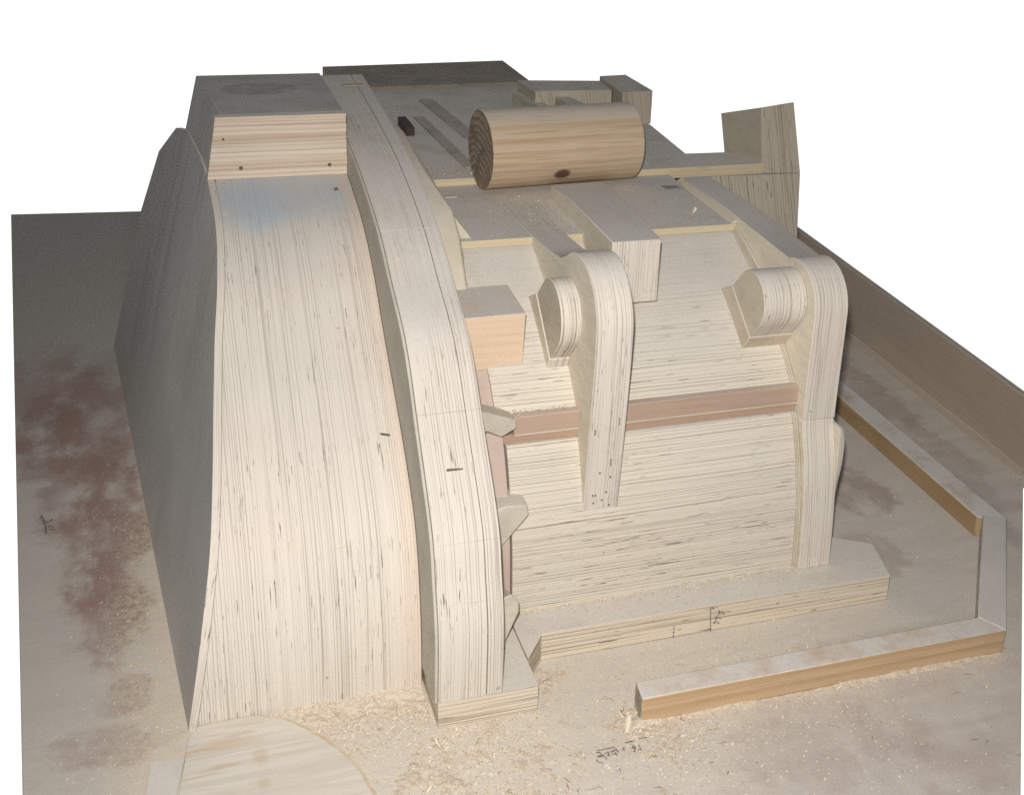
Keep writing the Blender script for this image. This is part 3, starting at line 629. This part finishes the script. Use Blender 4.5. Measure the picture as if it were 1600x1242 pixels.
scatter(420, .58, 1.36, 1.835, 1.90, .0597, .0038)
scatter(1300, .57, 1.17, 1.85, 1.902, .0597, .0036, lambda x, y: math.exp(-((1.902 - y) / .016) ** 2))
scatter(520, .62, 1.14, 2.33, 2.60, .667, .0048, lambda x, y: .25 + math.exp(-((x - .79) ** 2 + (y - 2.47) ** 2) / .006))
scatter(520, .56, 1.25, 2.72, 3.5, .6828, .0058)
scatter(160, .585, .70, 2.72, 2.80, .6828, .0055)
scatter(110, .583, .70, 1.968, 1.99, .4427, .0035)
scatter(70, .52, .62, 2.07, 2.2, .6066, .0036)
scatter(60, .83, .92, 2.14, 2.5, .7137, .0036)
scatter(60, .72, .775, 2.2, 2.5, .690, .003)
scatter(700, .385, .56, 1.60, 1.695, 0, .0042)
scatter(900, .72, 1.5, 1.56, 1.615, 0, .0040, lambda x, y: math.exp(-((1.615 - y) / .02) ** 2))
scatter(260, 1.14, 1.172, 2.1, 2.3, .62, .001) if False else None
scatter(400, .40, .66, 1.30, 1.55, 0, .0060, lambda x, y: .15 + math.exp(-((x - .36) ** 2 + (y - 1.46) ** 2) / .01))
scatter(3200, .30, .62, 1.36, 1.68, 0, .0042, lambda x, y: 0 if in_sheet(x, y) else .1 + math.exp(-((x - .40) ** 2 + (y - 1.50) ** 2) / .008) + .7 * math.exp(-((x - .34) ** 2 + (y - 1.64) ** 2) / .004))
scatter(2000, .62, .92, 1.40, 1.62, 0, .0041, lambda x, y: .06 + math.exp(-((x - .76) ** 2 + (y - 1.56) ** 2) / .005))
scatter(350, .69, .74, 1.58, 1.66, 0, .007)
scatter(500, .62, 1.14, 2.33, 2.60, .667, .0062, lambda x, y: .2 + math.exp(-((x - .79) ** 2 + (y - 2.48) ** 2) / .005))
scatter(120, .82, 1.0, 2.2, 2.5, .7137, .0055) if False else None
me = bpy.data.meshes.new('sawdust'); me.from_pydata(V, [], Fc); me.materials.append(M_FLAKE)
sd = bpy.data.objects.new('sawdust', me); COL.objects.link(sd)
tag(sd, 'loose pale sawdust and fine chips scattered over the board and pattern', kind='stuff')

# red-brown splinters
V2, F2 = [], []
for i in range(46):
    x, y = random.uniform(.3, 1.5), random.uniform(1.32, 1.66)
    if in_sheet(x, y) or (y > 1.60 and x > .70): continue
    a = random.uniform(0, math.pi); L = random.uniform(.004, .014); w = random.uniform(.0006, .0014); c, sn = math.cos(a), math.sin(a); k = len(V2)
    for (u, v, h) in ((-L, 0, .0006), (0, -w, .0022), (L, 0, .0008), (0, w, .0028)): V2.append((x + u * c - v * sn, y + u * sn + v * c, h))
    F2.append([k, k + 1, k + 2, k + 3])
me = bpy.data.meshes.new('splinters'); me.from_pydata(V2, [], F2); me.materials.append(flake_mat('splinter_wood', (.30, .15, .10), (.42, .27, .19)))
sp = bpy.data.objects.new('splinters', me); COL.objects.link(sp); tag(sp, 'small red-brown wood splinters scattered on the front of the board', kind='stuff')

# drifts of fine dust heaped against the feet of the pieces
def drift(x0, x1, y0, y1, hf, nx, ny):
    vs, fs = [], []
    for j in range(ny + 1):
        for i in range(nx + 1):
            x = x0 + (x1 - x0) * i / nx; y = y0 + (y1 - y0) * j / ny
            vs.append((x, y, hf(x, y)))
    for j in range(ny):
        for i in range(nx):
            a = j * (nx + 1) + i; q = [a, a + 1, a + nx + 2, a + nx + 1]
            if max(vs[k][2] for k in q) > 0: fs.append(q)
    return vs, fs
from mathutils import noise as mn
def nz(x, y, f): return mn.noise(Vector((x * f, y * f, 1.7)))
vs, fs = drift(.06, .374, 1.70, 1.85, lambda x, y: .022 * math.exp(-max(0, 1.812 - y) / .035) * min(1, max(0, (x - .07) / .07)) - .0055 + .006 * nz(x, y, 45) + .004 * nz(x, y, 140) - (.03 if in_sheet(x, y) else 0), 110, 56)
v2, f2 = drift(.70, 1.49, 1.55, 1.63, lambda x, y: .012 * math.exp(-max(0, 1.618 - y) / .014) * (.5 + .9 * max(0, nz(x, 1, 9) + .25)) - .0048 + .003 * nz(x, y, 70), 240, 30)
v3, f3 = drift(.36, .75, 1.55, 1.86, lambda x, y: -.0035 + .007 * nz(x, y, 14) * (1 if y > 1.58 else 0) + .003 * nz(x, y, 90) + .006 * math.exp(-((x - .715) ** 2 + (y - 1.62) ** 2) / .0008), 120, 90)
k = len(vs); vs += v2; fs += [[a + k for a in q] for q in f2]
def fluff(x, y):
    if in_sheet(x, y): return -1
    c = math.exp(-((x - .42) ** 2 / .030 + (y - 1.60) ** 2 / .010)) + .9 * math.exp(-((x - .70) ** 2 / .012 + (y - 1.58) ** 2 / .004)) + .8 * math.exp(-((x - .50) ** 2 / .02 + (y - 1.78) ** 2 / .004)) + .6 * math.exp(-((x - .43) ** 2 / .02 + (y - 1.44) ** 2 / .004))
    c -= 1.2 * math.exp(-((x - .662) ** 2 / .004 + (y - 1.562) ** 2 / .0012))
    return -.0030 + .0034 * c + .0042 * nz(x, y, 22) + .0026 * nz(x, y, 70) + .0022 * nz(x, y, 190)
v3, f3 = drift(.22, .86, 1.36, 1.86, fluff, 230, 180)
k = len(vs); vs += v3; fs += [[a + k for a in q] for q in f3]
v4, f4 = drift(.56, 1.17, 1.86, 1.912, lambda x, y: .0597 + .010 * math.exp(-max(0, 1.906 - y) / .010) * (.6 + .5 * nz(x, 2, 14)) - .0040 + .002 * nz(x, y, 120), 220, 20)
k = len(vs); vs += v4; fs += [[a + k for a in q] for q in f4 if max(v4[a][2] for a in q) > .0597]
me = bpy.data.meshes.new('sawdust_drift'); me.from_pydata(vs, [], fs)
for p in me.polygons: p.use_smooth = True
t = NT('fine_sawdust')
col = t.mix(t.ramp(t.noise(t.P, 260, 4, .7), .36, .64), (.70, .62, .51), (.52, .41, .30))
col = t.mix(t.ramp(t.noise(t.P, 40, 3), .45, .7), col, (.64, .56, .45))
me.materials.append(t.finish(col, t.noise(t.P, 330, 4, .8), .8, .0018))
dr = bpy.data.objects.new('sawdust_drift', me); COL.objects.link(dr)
tag(dr, 'fine sawdust heaped along the feet of the fan and batten', kind='stuff')

# curled shavings
def curl(loc, L, w, r, turns, rz, tip, label, par=None):
    w *= .55; r *= .75
    vs, fs = [], []; nn = 14
    for i in range(nn + 1):
        a = turns * 2 * math.pi * i / nn; rr = r * (1 - .25 * i / nn)
        for s in (-.5, .5):
            vs.append((rr * math.sin(a) + L * i / nn * .3, s * w * (1 - .5 * abs(2 * i / nn - 1)), rr * (1 - math.cos(a)) + tip * i / nn))
    for i in range(nn): fs.append([2 * i, 2 * i + 1, 2 * i + 3, 2 * i + 2])
    me = bpy.data.meshes.new('wood_shaving'); me.from_pydata(vs, [], fs); me.materials.append(M_SHAVE)
    for p in me.polygons: p.use_smooth = True
    o = bpy.data.objects.new('wood_shaving', me); COL.objects.link(o)
    so = o.modifiers.new('thick', 'SOLIDIFY'); so.thickness = .0006
    o.location = loc; o.rotation_euler = (0, 0, rz)
    tag(o, label, 'shaving', 'loose curled wood shavings'); return o
curl((.690, 1.600, .001), .05, .022, .012, .45, 1.0, .012, 'largest pale shaving, leaning on the left end of the front batten')
curl((.702, 1.640, .001), .03, .016, .010, .7, 2.2, .006, 'small curled shaving tucked behind the left end of the front batten')
curl((1.105, 1.606, .001), .03, .014, .009, .6, .3, .004, 'shaving resting against the front of the long batten near its middle')
curl((.800, 1.600, .001), .03, .016, .008, .6, 2.6, .004, 'shaving at the foot of the front batten close to its left end')
curl((.330, 1.560, .001), .03, .018, .010, .6, .6, .002, 'shaving on the bare board right of the stained sheet')
curl((.375, 1.655, .001), .03, .014, .009, .5, 2.0, .003, 'shaving lying just in front of the rib plinth corner')
curl((.885, 1.865, .0600), .035, .010, .006, .3, -.3, .001, 'thin shaving lying on top of the step board')
curl((1.105, 2.40, .6672), .03, .02, .008, .5, .5, .002, 'shaving on the shelf near the right flange')
